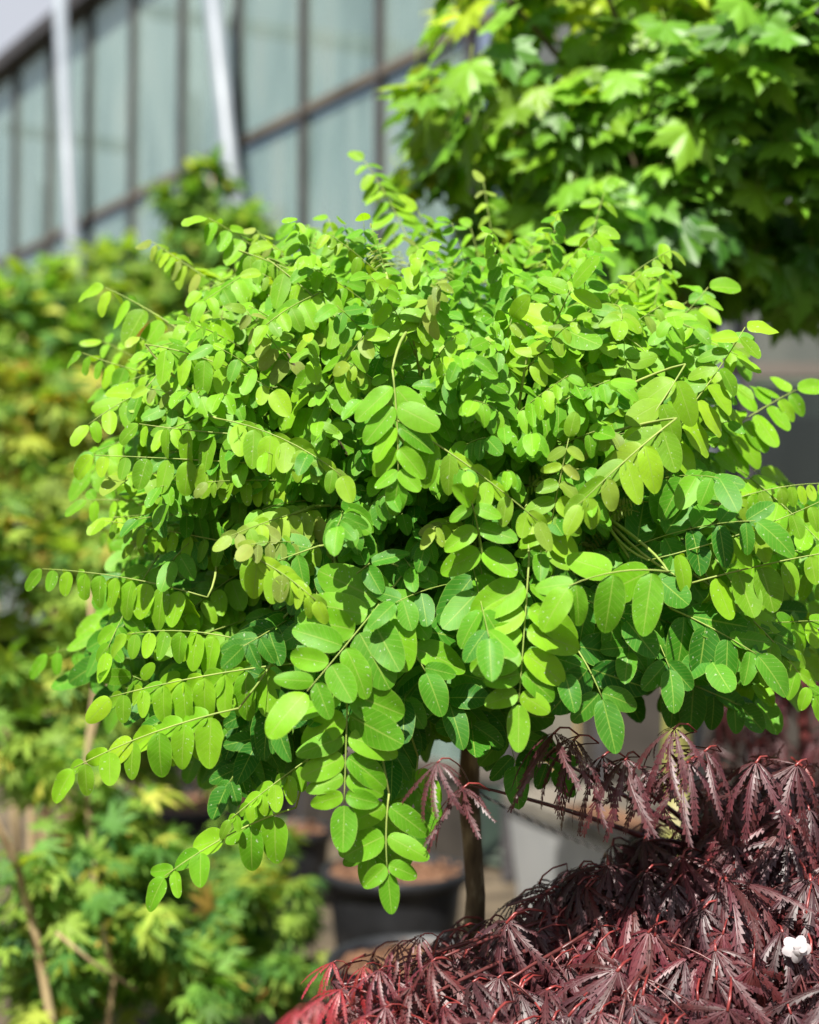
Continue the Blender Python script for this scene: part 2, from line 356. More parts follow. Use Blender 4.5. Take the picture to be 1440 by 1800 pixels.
link('gutter', box_mesh('gutter', LEN + 0.1, 0.16, 0.10, ['frame']), gh, wall(ymid, GH_H - 0.01, 0.05), RZ)
# inside: white posts, floor; pale slanting bars added to imitate reflections on glass
b = MB()
for y0, z0, y1, z1 in ((6.0, 3.53, 8.6, 4.83), (8.9, 4.05, 10.6, 4.72), (7.3, 3.2, 8.8, 2.6), (12.5, 4.4, 15, 4.0)):
    bb = MB(); a, c = wall(y0, z0, -0.14), wall(y1, z1, -0.14); tube(bb, [a, c], 0.05, 6)
    build(bb, 'reflection_bar', ['white'], gh, a)
for y in (6.55, 8.55, 10.6, 12.7):
    bb = MB(); a = wall(y, 0.0, -0.45); tube(bb, [a, a + UP * 4.95], 0.045, 8); build(bb, 'inner_post', ['steel'], gh, a)
bb = MB(); a = [wall(5.75, 0.02, -0.1), wall(16.4, 0.02, -0.1)]
q = [a[0], a[1], a[1] - WOUT * 7, a[0] - WOUT * 7 + Vector((2.5, 0, 0))]
bb.add([tuple(v) for v in q], [(0, 2, 1), (0, 3, 2)]); build(bb, 'inner_floor', ['interior'], gh, CORNER)
bb = MB()                                   # dark folded sheet deep inside
for k in range(12):
    a0 = wall(5.75 + k * 0.92, 0.03, -4.2); a1 = wall(5.75 + (k + 1) * 0.92, 0.03, -4.2 - 0.12 * (k % 2))
    bb.add([tuple(a0), tuple(a1), tuple(a1 + UP * 3.1), tuple(a0 + UP * 3.1)], [(0, 1, 2), (0, 2, 3)])
build(bb, 'dark_backing', ['interior'], gh, CORNER)
# front wall facing the camera
FY = 5.7; fs = 0.61; fx0 = CORNER.x + 0.02
fxs = [(1050 - 720) / FPX * FY + fs * k for k in range(-1, 5)]
FR = 2.085
fbar = box_mesh('glazing_bar', 0.045, 0.07, GH_H, ['frame'])
xs_ = [fx0] + [x for x in fxs if x > fx0 + 0.1]
for x in xs_: link('glazing_bar', fbar, gh, (x, FY - 0.012, 0))
for k in range(len(xs_) - 1):
    w = xs_[k + 1] - xs_[k] - 0.045; xc = (xs_[k] + xs_[k + 1]) / 2
    link('pane', box_mesh('pane', w, 0.006, FR - 1.10, ['dark_glass']), gh, (xc, FY, 1.04))
    link('pane', box_mesh('pane', w, 0.006, GH_H - FR - 0.1, ['grey_glass']), gh, (xc, FY, FR + 0.035))
    link('plinth_panel', box_mesh('plinth_panel', w, 0.03, 1.0, ['plinth']), gh, (xc, FY, 0))
link('rail', box_mesh('rail', xs_[-1] - fx0, 0.055, 0.06, ['rail']), gh, ((xs_[-1] + fx0) / 2, FY - 0.006, FR - 0.03))
link('rail', box_mesh('rail', xs_[-1] - fx0, 0.055, 0.04, ['frame']), gh, ((xs_[-1] + fx0) / 2, FY - 0.006, 1.0))
link('gutter', box_mesh('gutter', xs_[-1] - fx0 + 0.1, 0.16, 0.10, ['frame']), gh, ((xs_[-1] + fx0) / 2 + 0.12, FY - 0.05, GH_H - 0.004))
bb = MB()
for k in range(6):
    x0 = fx0 + 0.2 + k * 0.5; yo = 0.10 * (k % 2)
    bb.add([(x0, FY + 0.9 + yo, 0.02), (x0 + 0.5, FY + 1.0 - yo, 0.02), (x0 + 0.5, FY + 1.0 - yo, 2.0), (x0, FY + 0.9 + yo, 2.0)], [(0, 1, 2), (0, 2, 3)])
build(bb, 'dark_backing', ['pot'], gh, CORNER)  # black sheet added behind the panes to make the interior look dark

def post(px0, py0, px1, py1, d, r, name, label):
    a, c = at(px0, py0, d), at(px1, py1, d); t = (c - a).normalized()
    foot = c + t * ((0 - c.z) / t.z) if abs(t.z) > 1e-3 else c
    head = a - t * ((5.05 - a.z) / -t.z)
    root = thing(name, label, 'post', foot)
    b = MB(); tube(b, [foot, head], r, 10); build(b, 'shaft', ['steel'], root, foot)
    b = MB(); lathe(b, [(0.0, 0.03), (0.10, 0.03), (0.11, 0.0)], foot.x, foot.y, 14); build(b, 'base_plate', ['steel'], root, foot)
    b = MB(); p = foot.lerp(head, 0.55); tube(b, [p - t * 0.02, p + t * 0.02], r * 1.25, 10); build(b, 'bracket', ['frame'], root, p)
post(105, 0, 131, 500, 8.9, 0.046, 'steel_post', 'slim white steel post nearest the strip of open sky')
post(374, 0, 410, 330, 7.2, 0.047, 'steel_post', 'leaning white steel post ending behind the leafy shrub tip')
post(1262, 540, 1254, 720, 5.2, 0.026, 'drainpipe', 'thin pale grey drainpipe between the locust and the maple crown')

# notice on the front wall
nt = thing('notice_sheet', 'cream notice sheet with yellow lines fixed low on the greenhouse panel', 'notice', (0.585, FY - 0.03, 0.50))
nb = MB(); x0, x1, z0, z1 = 0.49, 0.70, 0.42, 0.84; Y0 = FY - 0.024
def quad(b, x0, x1, z0, z1, y, t=0.003, mi=0):
    b.add([(x0, y - t, z0), (x1, y - t, z0), (x1, y, z0), (x0, y, z0), (x0, y - t, z1), (x1, y - t, z1), (x1, y, z1), (x0, y, z1)], BOXT, None, 0.5, mi)
quad(nb, x0, x1, z0, z1, Y0); build(nb, 'sheet', ['paper'], nt, (x0, Y0, z0), smooth=False)
b = MB(); quad(b, x1 - 0.022, x1 - 0.012, z0 + 0.04, z1 - 0.02, Y0 - 0.0035, 0.002); quad(b, x0 + 0.03, x1 - 0.07, z0 + 0.03, z0 + 0.045, Y0 - 0.0035, 0.002)
build(b, 'yellow_line', ['yellow'], nt, (x1, Y0, z0), smooth=False)
b = MB()
for k, (w, o) in enumerate(((0.030, 0.012), (0.042, 0.004), (0.026, 0.012), (0.0, 0), (0.03, 0.05))):
    z = 0.655 - k * 0.014; xx = x0 + 0.02 + o
    while w > 0:
        s = rng.uniform(0.004, 0.008); quad(b, xx, xx + s * 0.75, z, z + 0.007, Y0 - 0.0035, 0.0015); xx += s; w -= s
build(b, 'print_line', ['ink'], nt, (x0, Y0, 0.65), smooth=False)

# ------------------------------------------------------------------ planter, pots, cord
A_, B_ = Vector((0.315, 5.0, 0)), Vector((0.84, 3.42, 0))
pd = (B_ - A_).normalized(); pn = Vector((-pd.y, pd.x, 0)); pn = pn if pn.x > 0 else -pn
root = thing('planter_trough', 'long light grey plastic trough lying behind the red maple twigs', 'planter', A_)
def trough(inset, z0, z1, inset2, wth, mi, b):
    def ring(i, z):
        L = (B_ - A_).length; o = []
        for (u, v) in ((0, 0), (L, 0), (L, wth), (0, wth)):
            for k in range(5):
                a = {0: math.pi, 1: 1.5 * math.pi, 2: 0, 3: 0.5 * math.pi}[[(0, 0), (L, 0), (L, wth), (0, wth)].index((u, v))] + k / 4 * math.pi / 2
                rr = 0.06; cu = (rr + i) if u == 0 else L - rr - i; cv = (rr + i) if v == 0 else wth - rr - i
                q = A_ + pd * (cu + rr * math.cos(a)) + pn * (cv + rr * math.sin(a)); o.append((q.x, q.y, z))
        return o
    r0, r1 = ring(inset, z0), ring(inset2, z1); n = len(r0)
    b.add(r0 + r1, [t for k in range(n) for t in ((k, (k + 1) % n, n + (k + 1) % n), (k, n + (k + 1) % n, n + k))])
b = MB(); trough(0.05, 0.0, 0.435, 0.012, 0.42, 0, b); build(b, 'body', ['planter'], root, A_)
b = MB(); trough(0.0, 0.43, 0.475, 0.0, 0.42, 0, b); trough(0.0, 0.475, 0.476, 0.03, 0.42, 0, b); trough(0.03, 0.476, 0.38, 0.04, 0.42, 0, b); trough(0.0, 0.43, 0.431, 0.02, 0.42, 0, b)
build(b, 'rim', ['planter_rim'], root, A_, smooth=False)
b = MB(); trough(0.03, 0.41, 0.42, 0.2, 0.42, 0, b); build(b, 'soil', ['soil'], root, A_)

def pot(px, d, r, h, label, z=0.0):
    c = at(px, 1006, d); cx, cy = c.x, c.y; rr = random.Random(px)
    root = thing('nursery_pot', label, 'pot', (cx, cy, z), 'black nursery pots on the ground')
    b = MB(); lathe(b, [(0, z + .004), (r * .80, z + .004), (r * .82, z + 0.02), (r * .97, z + h * .93), (r * .97, z + h * .935)], cx, cy); build(b, 'body', ['pot'], root, (cx, cy, z))
    b = MB(); lathe(b, [(r * .972, z + h * .86), (r * 1.04, z + h * .87), (r * 1.05, z + h * .99), (r * 1.03, z + h), (r * .96, z + h * .99), (r * .95, z + h * .86)], cx, cy); build(b, 'rim', ['pot'], root, (cx, cy, z))
    b = MB(); prof = [(r * .955 * (1 - k / 8) + 0.0005, z + h * .92 + 0.02 * (k / 8) ** .5) for k in range(9)]; lathe(b, prof, cx, cy, 36)
    b.V[0][:, 2] += np.array([rr.uniform(-.006, .010) for _ in range(len(b.V[0]))]); build(b, 'soil', ['soil'], root, (cx, cy, z))
    b = MB()
    for k in range(160):
        a, q = rr.uniform(0, 6.28), r * .92 * math.sqrt(rr.random()); p = Vector((cx + q * math.cos(a), cy + q * math.sin(a), z + h * .92 + .018))
        put_leaf(b, T_OVATE[0], frame(Vector((rr.gauss(0, 1), rr.gauss(0, 1), rr.gauss(0, .3))), UP + rvec(rr, .4)), rr.uniform(.015, .035), p, .5, rr.random())
    build(b, 'bark_chips', ['soil'], root, (cx, cy, z), kind='stuff')
    return root
pot(695, 4.45, 0.225, 0.31, 'black nursery pot with bark mulch behind the hanging locust leaflets')
pot(735, 3.35, 0.21, 0.33, 'black nursery pot standing behind the lowest red maple twigs')
pot(360, 5.7, 0.29, 0.32, 'wide black pot of brown bark far behind the low locust sprays')
pot(505, 5.2, 0.17, 0.30, 'smaller black pot half hidden beside the wide bark-filled pot')

# ------------------------------------------------------------------ background shrubs
def shrub(name, label, cat, base, blobs, tpls, n, size, agef, stems, seed, group=None, matn='shrub', clump=0.5):
    r = random.Random(seed); base = Vector(base)
    root = thing(name, label, cat, base, group)
    cents = [at(px, py, d) for px, py, d, *_ in blobs]
    b = MB()
    for (px, py, d, rx, rz, ry), c in zip(blobs, cents):
        k = int(n * rx * rz / sum(q[3] * q[4] for q in blobs)); mm = d / FPX
        clumps = []
        for _ in range(max(6, k // 14)):
            v = rvec(r).normalized() * r.uniform(0.35, 1.0) ** 0.6; clumps.append(Vector((v.x * rx * mm, v.y * ry, v.z * rz * mm)))
        for _ in range(k):
            v = r.choice(clumps) + rvec(r, 0.10 * clump * (rx + rz) * mm)
            p = c + v; o = v.normalized() if v.length > 1e-4 else UP
            dr = (o * 0.8 + rvec(r, .6) + DOWN * 0.35).normalized(); nn = UP * .8 + SUN * .6 + o * .3 + rvec(r, .35)
            put_leaf(b, r.choice(tpls), frame(dr, nn), size * r.uniform(.6, 1.2), p, min(1, max(0, agef(p, r))), r.random())
    build(b, 'foliage', [matn], root, base, kind='stuff')
    for pts, r0, r1 in stems:
        q = [at(*p) for p in pts]; sb = MB(); tube(sb, q, [r0, r1], 7); build(sb, 'stem', ['stem'], root, q[0])
    if not stems:
        for c in cents:
            sb = MB(); foot = Vector((base.x + (c.x - base.x) * .25, base.y + (c.y - base.y) * .25, 0)); tube(sb, bez(foot, foot.lerp(c, .5) + UP * .1, c, 8), [0.02, 0.005], 6); build(sb, 'stem', ['stem'], root, foot)
    return root
def fl(px, d): p = at(px, 1006, d); return (p.x, p.y, 0)
GRP = 'shrubs along the nursery row'
shrub('japanese_maple', 'bright green maple shrub low beside the black pots', 'shrub', fl(230, 3.3),
      [(90, 1560, 3.2, 210, 230, .30), (330, 1640, 3.5, 190, 150, .28), (440, 1560, 3.7, 120, 110, .22), (230, 1760, 3.1, 230, 110, .25), (480, 1690, 3.6, 90, 90, .15)],
      T_JAPAN, 1500, 0.075, lambda p, r: r.gauss(.64, .18), 
      [([(-10, 1440, 2.8), (30, 1520, 2.95), (62, 1640, 2.95), (90, 1790, 2.95), (105, 1900, 2.95)], .008, .011),
       ([(178, 1620, 3.0), (200, 1720, 3.0), (190, 1800, 3.0), (192, 1950, 3.0)], .005, .008), ([(100, 1640, 2.8), (160, 1690, 2.85), (240, 1740, 2.9)], .004, .003),
       ([(330, 1640, 3.5), (300, 1900, 3.4)], .006, .01)], 1, GRP)
shrub('japanese_maple', 'yellow-green maple shrub with bare brown stems left of the locust', 'shrub', fl(90, 3.8),
      [(60, 1050, 3.8, 190, 170, .3), (40, 1270, 3.7, 170, 170, .3), (230, 1180, 4.0, 150, 220, .3), (180, 960, 4.0, 150, 120, .25), (300, 1450, 4.1, 160, 90, .25)],
      T_JAPAN, 1700, 0.085, lambda p, r: r.gauss(.58, .17),
      [([(158, 1040, 3.35), (168, 1200, 3.35), (150, 1360, 3.35), (165, 1520, 3.35), (172, 1700, 3.35), (180, 2060, 3.35)], .006, .011),
       ([(185, 1200, 3.35), (160, 1300, 3.35), (150, 1380, 3.35)], .004, .006), ([(0, 1380, 3.6), (90, 1440, 3.6), (160, 1460, 3.6)], .003, .005)], 2, GRP)
shrub('japanese_maple', 'maple shrub with yellow and orange new leaves', 'shrub', fl(80, 4.6),
      [(40, 760, 4.5, 170, 110, .35), (200, 800, 4.6, 140, 120, .3), (90, 900, 4.4, 200, 110, .3), (300, 700, 4.9, 100, 90, .2)],
      T_JAPAN, 1500, 0.10, lambda p, r: r.gauss(.47, .15) , [], 3, GRP)
shrub('green_shrub', 'dark green shrub in front of the far greenhouse panes', 'shrub', fl(80, 5.6),
      [(40, 590, 5.5, 170, 100, .4), (200, 600, 5.7, 120, 80, .35), (-60, 560, 5.6, 120, 100, .35), (110, 660, 5.3, 190, 70, .3)],
      T_OVATE, 1900, 0.10, lambda p, r: r.gauss(.66, .15), [], 4, GRP)
shrub('green_shrub', 'pale green shrub at the foot of the slim white post', 'shrub', fl(260, 6.8),
      [(190, 500, 6.6, 120, 60, .4), (330, 470, 6.8, 110, 60, .4), (60, 520, 7.2, 90, 40, .3), (330, 570, 6.4, 130, 90, .4), (-20, 510, 7.2, 80, 40, .3)],
      T_OVATE, 1900, 0.11, lambda p, r: r.gauss(.58, .12), [], 5, GRP)
shrub('green_shrub', 'olive green shrub tip below the leaning white post', 'shrub', fl(370, 6.2),
      [(370, 400, 6.0, 90, 60, .25), (372, 310, 6.0, 28, 50, .10), (330, 360, 6.0, 50, 45, .15), (440, 430, 5.8, 70, 50, .2)],
      T_OVATE, 800, 0.095, lambda p, r: r.gauss(.66, .14), [], 6, GRP)

# ------------------------------------------------------------------ globe Norway maple
def globe_maple():
    r = random.Random(21)
    C = at(1195, 215, 3.0); base = Vector((at(1182, 1006, 2.95).x, at(1182, 1006, 2.95).y, 0))
    rx, ry, rz = 0.63, 0.50, 0.55
    root = thing('norway_maple', 'round-headed green maple with lobed leaves on a pale lichen trunk', 'tree', base)
    top = Vector((C.x, C.y, C.z - rz * .55))
    b = MB(); tube(b, bez(base, base.lerp(top, .5) + Vector((-.012, 0, 0)), top, 14), [.034, .029], 12); build(b, 'trunk', ['lichen'], root, base)
    for k in range(16):
        a = k * 2.4; e = C + Vector((math.cos(a) * rx * .75, math.sin(a) * ry * .75, rz * r.uniform(-.25, .85)))
        b = MB(); tube(b, bez(top, top.lerp(e, .4) + UP * .12, e, 8), [.014, .004], 6); build(b, 'branch', ['branch'], root, top)
    leaves = []; sprays = []
    for k in range(190):
        sprays.append((rvec(r).normalized(), r.uniform(.74, 1.0)))
    for k in range(1850):
        sv, sq = r.choice(sprays)
        v = (sv + rvec(r, .085)).normalized() if k < 1350 else rvec(r).normalized(); q = sq + r.uniform(-.05, .04) if k < 1350 else r.uniform(.35, .72)
        lump = 1 + .07 * math.sin(v.x * 7 + 1) * math.cos(v.z * 6) + .05 * math.sin(v.y * 9)
        if v.z < -.72: q *= .72 / -v.z
        p = C + Vector((v.x * rx, v.y * ry, v.z * rz)) * q * lump
        o = Vector((v.x / rx, v.y / ry, v.z / rz)).normalized()
        h = Vector((o.x, o.y, 0)) * .8 + DOWN * r.uniform(.35, 1.0) + rvec(r, .45)
        nn = o * .7 + UP * .5 + SUN * .35 + rvec(r, .28)
        young = max(0, (v.z - .1)) * .55 + max(0, -v.x) * .35  # crown top and left coloured yellower, painting in light through the leaves
        age_tone = min(1, max(0, r.gauss(.62 + .4 * max(0, -v.z - .1) - young * (1.0 if r.random() < .7 else .2), .16)))  # underside leaves coloured darker, shade below the crown painted in
        s = r.uniform(.058, .105); x, y, d = pix(p)
        vis = q * lump - .9 * (1 if v.y > .35 else 0) - (.6 if not (-60 < x < 1500 and -60 < y) else 0)
        leaves.append((vis, p, frame(h, nn), s, age_tone, r.random(), r.randrange(4)))
    leaves.sort(key=lambda t: -t[0])
    cache = {}
    for vis, p, F, s, age_tone, rn, ti in leaves[:300]:
        key = (ti, int(age_tone * 7), int(rn * 3))
        if key not in cache:
            b = MB(); put_leaf(b, T_NORWAY[ti], np.eye(3), 1.0, (0, 0, 0), age_tone, rn)
            tube(b, [(-.55, 0, .10), (-.25, 0, .03), (0.02, 0, -.004)], .012, 4, 1); cache[key] = b.mesh('leaf', ['maple', 'twig'])
        mm = Matrix([[*F[0], 0], [*F[1], 0], [*F[2], 0], [0, 0, 0, 1]]) @ Matrix.Scale(s, 4)
        link('leaf', cache[key], root, p, mm)
    b = MB()
    for vis, p, F, s, age_tone, rn, ti in leaves[300:]: put_leaf(b, T_NORWAY[ti], F, s, p, age_tone, rn)
    build(b, 'foliage', ['maple'], root, C, kind='stuff')
    tie = thing('plant_tie', 'small blue plastic tie around the pale lichen trunk', 'tie', at(1160, 1160, 2.93))
    c = base.lerp(top, (at(1160, 1162, 2.93).z) / top.z)
    b = MB(); lathe(b, [(.036, c.z - .012), (.039, c.z - .010), (.039, c.z + .010), (.036, c.z + .012)], c.x - .004, c.y, 18); build(b, 'band', ['blue'], tie, c)
    b = MB(); quad(b, c.x - .062, c.x - .036, c.z - .010, c.z + .012, c.y - .022, .004); build(b, 'tail', ['blue'], tie, c, smooth=False)
    return C
globe_maple()

# ------------------------------------------------------------------ locust tree (the main subject)
TX, TY = at(832, 1006, 1.98).x, at(832, 1006, 1.98).y
CC = at(775, 850, 2.0)
def compound(p0, p1, pairs, L, droop, age_tone, N, r, sag=0.12, start=0.16, term=True, young=False, taper=0.25, spread=0.9):
    """one pinnate leaf: rachis points and its leaflets (pos, frame, size, age, rnd, template, width)"""
    ax = p1 - p0; ln = ax.length
    mid = p0.lerp(p1, .5) + UP * ln * sag + rvec(r, ln * .03)
    pts = bez(p0, mid, p1, 9); out = []
    for k in range(pairs + (1 if term else 0)):
        last = k == pairs
        t = start + (0.97 - start) * (k / max(pairs - (0 if term else 1), 1)) if not last else 1.0
        if not last and term: t = start + (0.93 - start) * (k + 0.0) / max(pairs - 1, 1)
        i = min(int(t * 8), 7); f = t * 8 - i
        pos = pts[i].lerp(pts[i + 1], f); T = (pts[i + 1] - pts[i]).normalized()
        lat = T.cross(N)
        if lat.length < .05: lat = T.orthogonal()
        lat.normalize()
        for s in ((1, -1) if not last else (0,)):
            if not last and r.random() < 0.05: continue
            d = lat * s * spread + T * (.32 if not last else 1.0) + DOWN * droop * (1.0 if not last else .8) + rvec(r, .10)
            sz = L * (1 - taper * t) * (.82 + .3 * math.sin(math.pi * min(t + .15, 1))) * r.uniform(.90, 1.10)
            if last: sz = L * (1 - taper * .8) * r.uniform(.92, 1.08)
            nn = N + lat * s * .12 + rvec(r, .15)
            d.normalize()
            base = pos + d * sz * .05
            ti = r.randrange(14)
            out.append((base, frame(d, nn), sz, min(1, max(0, age_tone + r.gauss(0, .05) - (.06 * t if age_tone < .6 else 0))), r.random(), ti, r.uniform(.88, 1.08), young))
    return pts, out

def sunny(o, r, k=.25): return (SUN * .65 + o * .40 + Vector((0, -.75, .0)) + rvec(r, k)).normalized()
leafs = []     # (weight, p0, pts, leaflets, radius)
rr = random.Random(77)
HERO = [  # x0, y0, x1, y1, d0, d1, pairs, leaflet px, droop, age, sag, hang (N hint: 0 faces camera, 1 sun)
 (712, 1005, 540, 1215, 1.66, 1.56, 7, 112, .08, .50, .03, 0), (930, 985, 912, 1235, 1.62, 1.58, 6, 100, .10, .34, .00, 0),
 (612, 1175, 605, 1412, 1.60, 1.58, 6, 98, .08, .45, .00, 0), (684, 1395, 681, 1530, 1.60, 1.58, 3, 86, .2, .48, .00, 0), (640, 1400, 648, 1500, 1.66, 1.64, 3, 74, .4, .55, .0, 0), (735, 1330, 715, 1470, 1.70, 1.68, 4, 76, .5, .6, .0, 0),
 (365, 1050, 75, 1000, 1.74, 1.80, 9, 66, 1.2, .28, .06, 1), (525, 1165, 195, 1225, 1.66, 1.66, 8, 78, 1.2, .26, .05, 1),
 (445, 1130, 225, 1115, 1.70, 1.72, 7, 66, 1.2, .25, .08, 1), (420, 1245, 130, 1350, 1.64, 1.64, 6, 82, 1.0, .27, .10, 1),
 (548, 1330, 405, 1440, 1.66, 1.64, 6, 47, 1.1, .30, .04, 1), (520, 1420, 290, 1540, 1.66, 1.63, 5, 76, .9, .40, .10, 1),
 (1140, 985, 1445, 880, 1.66, 1.66, 8, 70, 1.2, .20, .00, 1), (1215, 1025, 1490, 965, 1.66, 1.66, 6, 76, 1.2, .22, .00, 1),
 (690, 735, 945, 915, 1.64, 1.60, 7, 72, 1.2, .18, .10, 1), (380, 735, 600, 835, 1.68, 1.64, 7, 66, 1.2, .18, .04, 1),
 (255, 605, 480, 685, 1.78, 1.72, 6, 64, 1.2, .22, .06, 1), (450, 765, 245, 745, 1.70, 1.72, 5, 66, 1.2, .26, .02, 1),
 (450, 815, 165, 800, 1.70, 1.74, 7, 66, 1.2, .24, .02, 1), (345, 600, 185, 505, 1.90, 1.95, 5, 74, .9, .24, .06, 1),
 (345, 670, 145, 620, 1.88, 1.95, 8, 54, 1.1, .26, .00, 1), (470, 455, 650, 620, 1.80, 1.74, 7, 68, 1.1, .22, .05, 1),
 (420, 440, 545, 490, 1.86, 1.82, 6, 50, 1.1, .22, .05, 1), (380, 500, 268, 425, 1.95, 2.0, 9, 42, 1.0, .10, .02, 1),
 (725, 440, 640, 282, 2.15, 2.2, 8, 48, .7, .24, .05, 1), (600, 420, 520, 395, 2.1, 2.1, 5, 58, .8, .5, .1, 1),
 (930, 650, 1005, 505, 1.76, 1.72, 3, 92, .3, .28, .02, 1), (1085, 660, 1245, 505, 1.90, 1.90, 5, 76, .6, .30, .02, 1),
 (1110, 840, 1310, 575, 1.74, 1.74, 8, 74, .9, .22, .02, 1), (1235, 790, 1400, 685, 1.90, 1.95, 7, 72, .5, .34, .05, 1),
 (1005, 570, 1062, 340, 2.02, 2.08, 7, 54, .8, .25, .00, 1), (1270, 885, 1470, 850, 1.80, 1.80, 10, 40, 1.1, .12, .03, 1),
 (1175, 1005, 1000, 1030, 1.60, 1.56, 3, 104, .8, .40, .10, 1), (1000, 1120, 1058, 1225, 1.66, 1.62, 3, 116, .35, .92, .00, 0),
 (1180, 1070, 1330, 1150, 1.68, 1.66, 4, 104, .7, .75, .10, 1), (1285, 1055, 1430, 1220, 1.70, 1.72, 6, 72, .7, .5, .06, 1),
 (740, 1130, 790, 1235, 1.70, 1.66, 4, 106, .3, .92, .00, 0), (690, 1090, 748, 1180, 1.66, 1.62, 3, 100, .4, .65, .0, 0),
 (420, 970, 555, 1055, 1.64, 1.60, 8, 58, 1.1, .14, .15, 1), (430, 960, 185, 915, 1.76, 1.80, 8, 46, 1.1, .22, .05, 1),
 (335, 1115, 85, 1150, 1.98, 2.05, 6, 66, .9, .45, .06, 1), (690, 650, 700, 840, 1.62, 1.60, 5, 84, .5, .50, .0, 0),
 (850, 985, 830, 885, 1.62, 1.60, 3, 74, .7, .42, .05, 1), (955, 1000, 1000, 770, 1.64, 1.62, 7, 56, .8, .16, .0, 1),
 (1190, 735, 1020, 885, 1.64, 1.60, 5, 80, 1.0, .14, .05, 1), (1205, 640, 1095, 800, 1.70, 1.66, 4, 78, .9, .18, .05, 1),
 (560, 1060, 650, 990, 1.66, 1.64, 4, 86, .5, .7, .05, 1), (560, 960, 490, 985, 1.66, 1.64, 3, 72, .5, .8, .05, 1),
 (880, 560, 850, 320, 2.12, 2.16, 9, 36, .9, .10, .0, 1), (960, 560, 975, 400, 2.05, 2.08, 8, 40, .8, .18, .0, 1),
 (780, 480, 735, 370, 2.1, 2.1, 6, 56, .9, .25, .0, 1), (1130, 600, 1165, 465, 1.98, 2.0, 7, 60, .8, .28, .0, 1),
 (570, 690, 640, 590, 1.70, 1.66, 5, 66, .8, .28, .0, 1), (1290, 1100, 1460, 1090, 1.72, 1.76, 6, 70, .9, .35, .0, 1),
 (1160, 1180, 1300, 1240, 1.78, 1.80, 4, 84, .8, .9, .0, 1), (480, 1270, 400, 1380, 1.80, 1.78, 5, 76, .8, .9, .0, 1),
 (600, 560, 480, 430, 1.95, 1.9, 7, 56, .9, .24, .05, 1), (760, 640, 700, 520, 1.75, 1.72, 6, 64, .9, .24, .05, 1),
 (860, 700, 900, 560, 1.78, 1.74, 6, 64, .8, .24, .0, 1), (1000, 760, 1100, 640, 1.76, 1.74, 6, 66, .8, .22, .0, 1),
]
HUB = Vector((TX, TY, at(832, 1215, 1.98).z))
for (x0, y0, x1, y1, d0, d1, np_, lp, dr, age_tone, sag, hang) in HERO:
    p0, p1 = at(x0, y0, d0), at(x1, y1, d1)
    o = (p1 - CC).normalized()
    N = sunny(o, rr, .10) if hang else (Vector((0, -1, .38)) + o * .15 + rvec(rr, .08)).normalized()
    L = lp / FPX * (d0 + d1) / 2
    pts, lf = compound(p0, p1, np_, L, dr, age_tone, N, rr, sag)
    leafs.append((2.0 + lp / 100, p0, pts, lf, .0011))

# shoots from the crown's fork, with alternate leaves
shoots = []
sr = random.Random(404)
def ell(p): v = p - CC; return math.sqrt((v.x / .50) ** 2 + (v.y / .43) ** 2 + (v.z / .40) ** 2)
nsh = 100
for k in range(nsh):
    zc = 1 - 1.38 * (k + .5) / nsh; a = k * 2.39996 + sr.uniform(-.2, .2)
    v = Vector((math.cos(a) * math.sqrt(max(0, 1 - zc * zc)), math.sin(a) * math.sqrt(max(0, 1 - zc * zc)), zc))
    q = sr.uniform(.60, .80) if zc < .2 else sr.uniform(.66, .86)
    e = CC + Vector((v.x * .50, v.y * .43, v.z * .40)) * q
    x, y, d = pix(e)
    lift = .16 if zc < .3 else .02
    pts = bez(HUB + rvec(sr, .012), HUB.lerp(e, .45) + UP * lift, e, 12); shoots.append(pts)
    ln = sum((pts[i + 1] - pts[i]).length for i in range(11))
    nl = max(4, int(ln / .045))
    for j in range(nl):
        t = .30 + .70 * (j + sr.random() * .6) / nl; t = min(t, .995)
        i = min(int(t * 11), 10); p = pts[i].lerp(pts[i + 1], t * 11 - i); T = (pts[i + 1] - pts[i]).normalized()
        o = (p - CC); o = Vector((o.x / .50, o.y / .43, o.z / .40)); o = o.normalized() if o.length > .01 else UP
        side = T.cross(UP); side = side.normalized() if side.length > .01 else Vector((1, 0, 0))
        dirn = (T * .55 + side * (1 if j % 2 else -1) * .7 + o * .60 + Vector((0, -.18, .08)) + rvec(sr, .17)).normalized()
        hgt = (p.z - CC.z) / .40
        L = .041 - .005 * hgt + sr.uniform(-.005, .005)
        if t > .93: L *= .8
        np_ = sr.choice((5, 6, 6, 7, 8)); ll = L * (np_ * .42 + .9)
        p1 = p + dirn * ll
        x, y, d = pix(p1)
        if y > 1300 or (y > 1230 and x > 900) or (x > 1300 and y < 890) or (x < 215 and y < 900): continue
        if ell(p1) > 1.10: p1 = p + dirn * ll * .6; L *= .7
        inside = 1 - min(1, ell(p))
        age_tone = .24 + .50 * max(0, .25 - hgt) + .50 * inside + sr.gauss(0, .07)
        if t > .93 and sr.random() < .6: age_tone = sr.uniform(.05, .2)
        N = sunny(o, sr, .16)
        ptl, lf = compound(p, p1, np_, L, sr.uniform(.7, 1.3), min(1, max(.03, age_tone)), N, sr, sr.uniform(.02, .14))
        leafs.append((min(ell(p), 1.05) - (.8 if p.y > CC.y + .12 else 0), p, ptl, lf, .0009))
    # unfurling tip
    if sr.random() < .45:
        tip = pts[-1]; T = (pts[-1] - pts[-2]).normalized()
        for q in range(2):
            dirn = (T + UP * .3 + rvec(sr, .55)).normalized(); p1 = tip + dirn * sr.uniform(.035, .07)
            ptl, lf = compound(tip, p1, 8, sr.uniform(.011, .019), .35, .03, sunny(dirn, sr), sr, .05, young=True, taper=.6)
            leafs.append((.2, tip, ptl, lf, .0006))

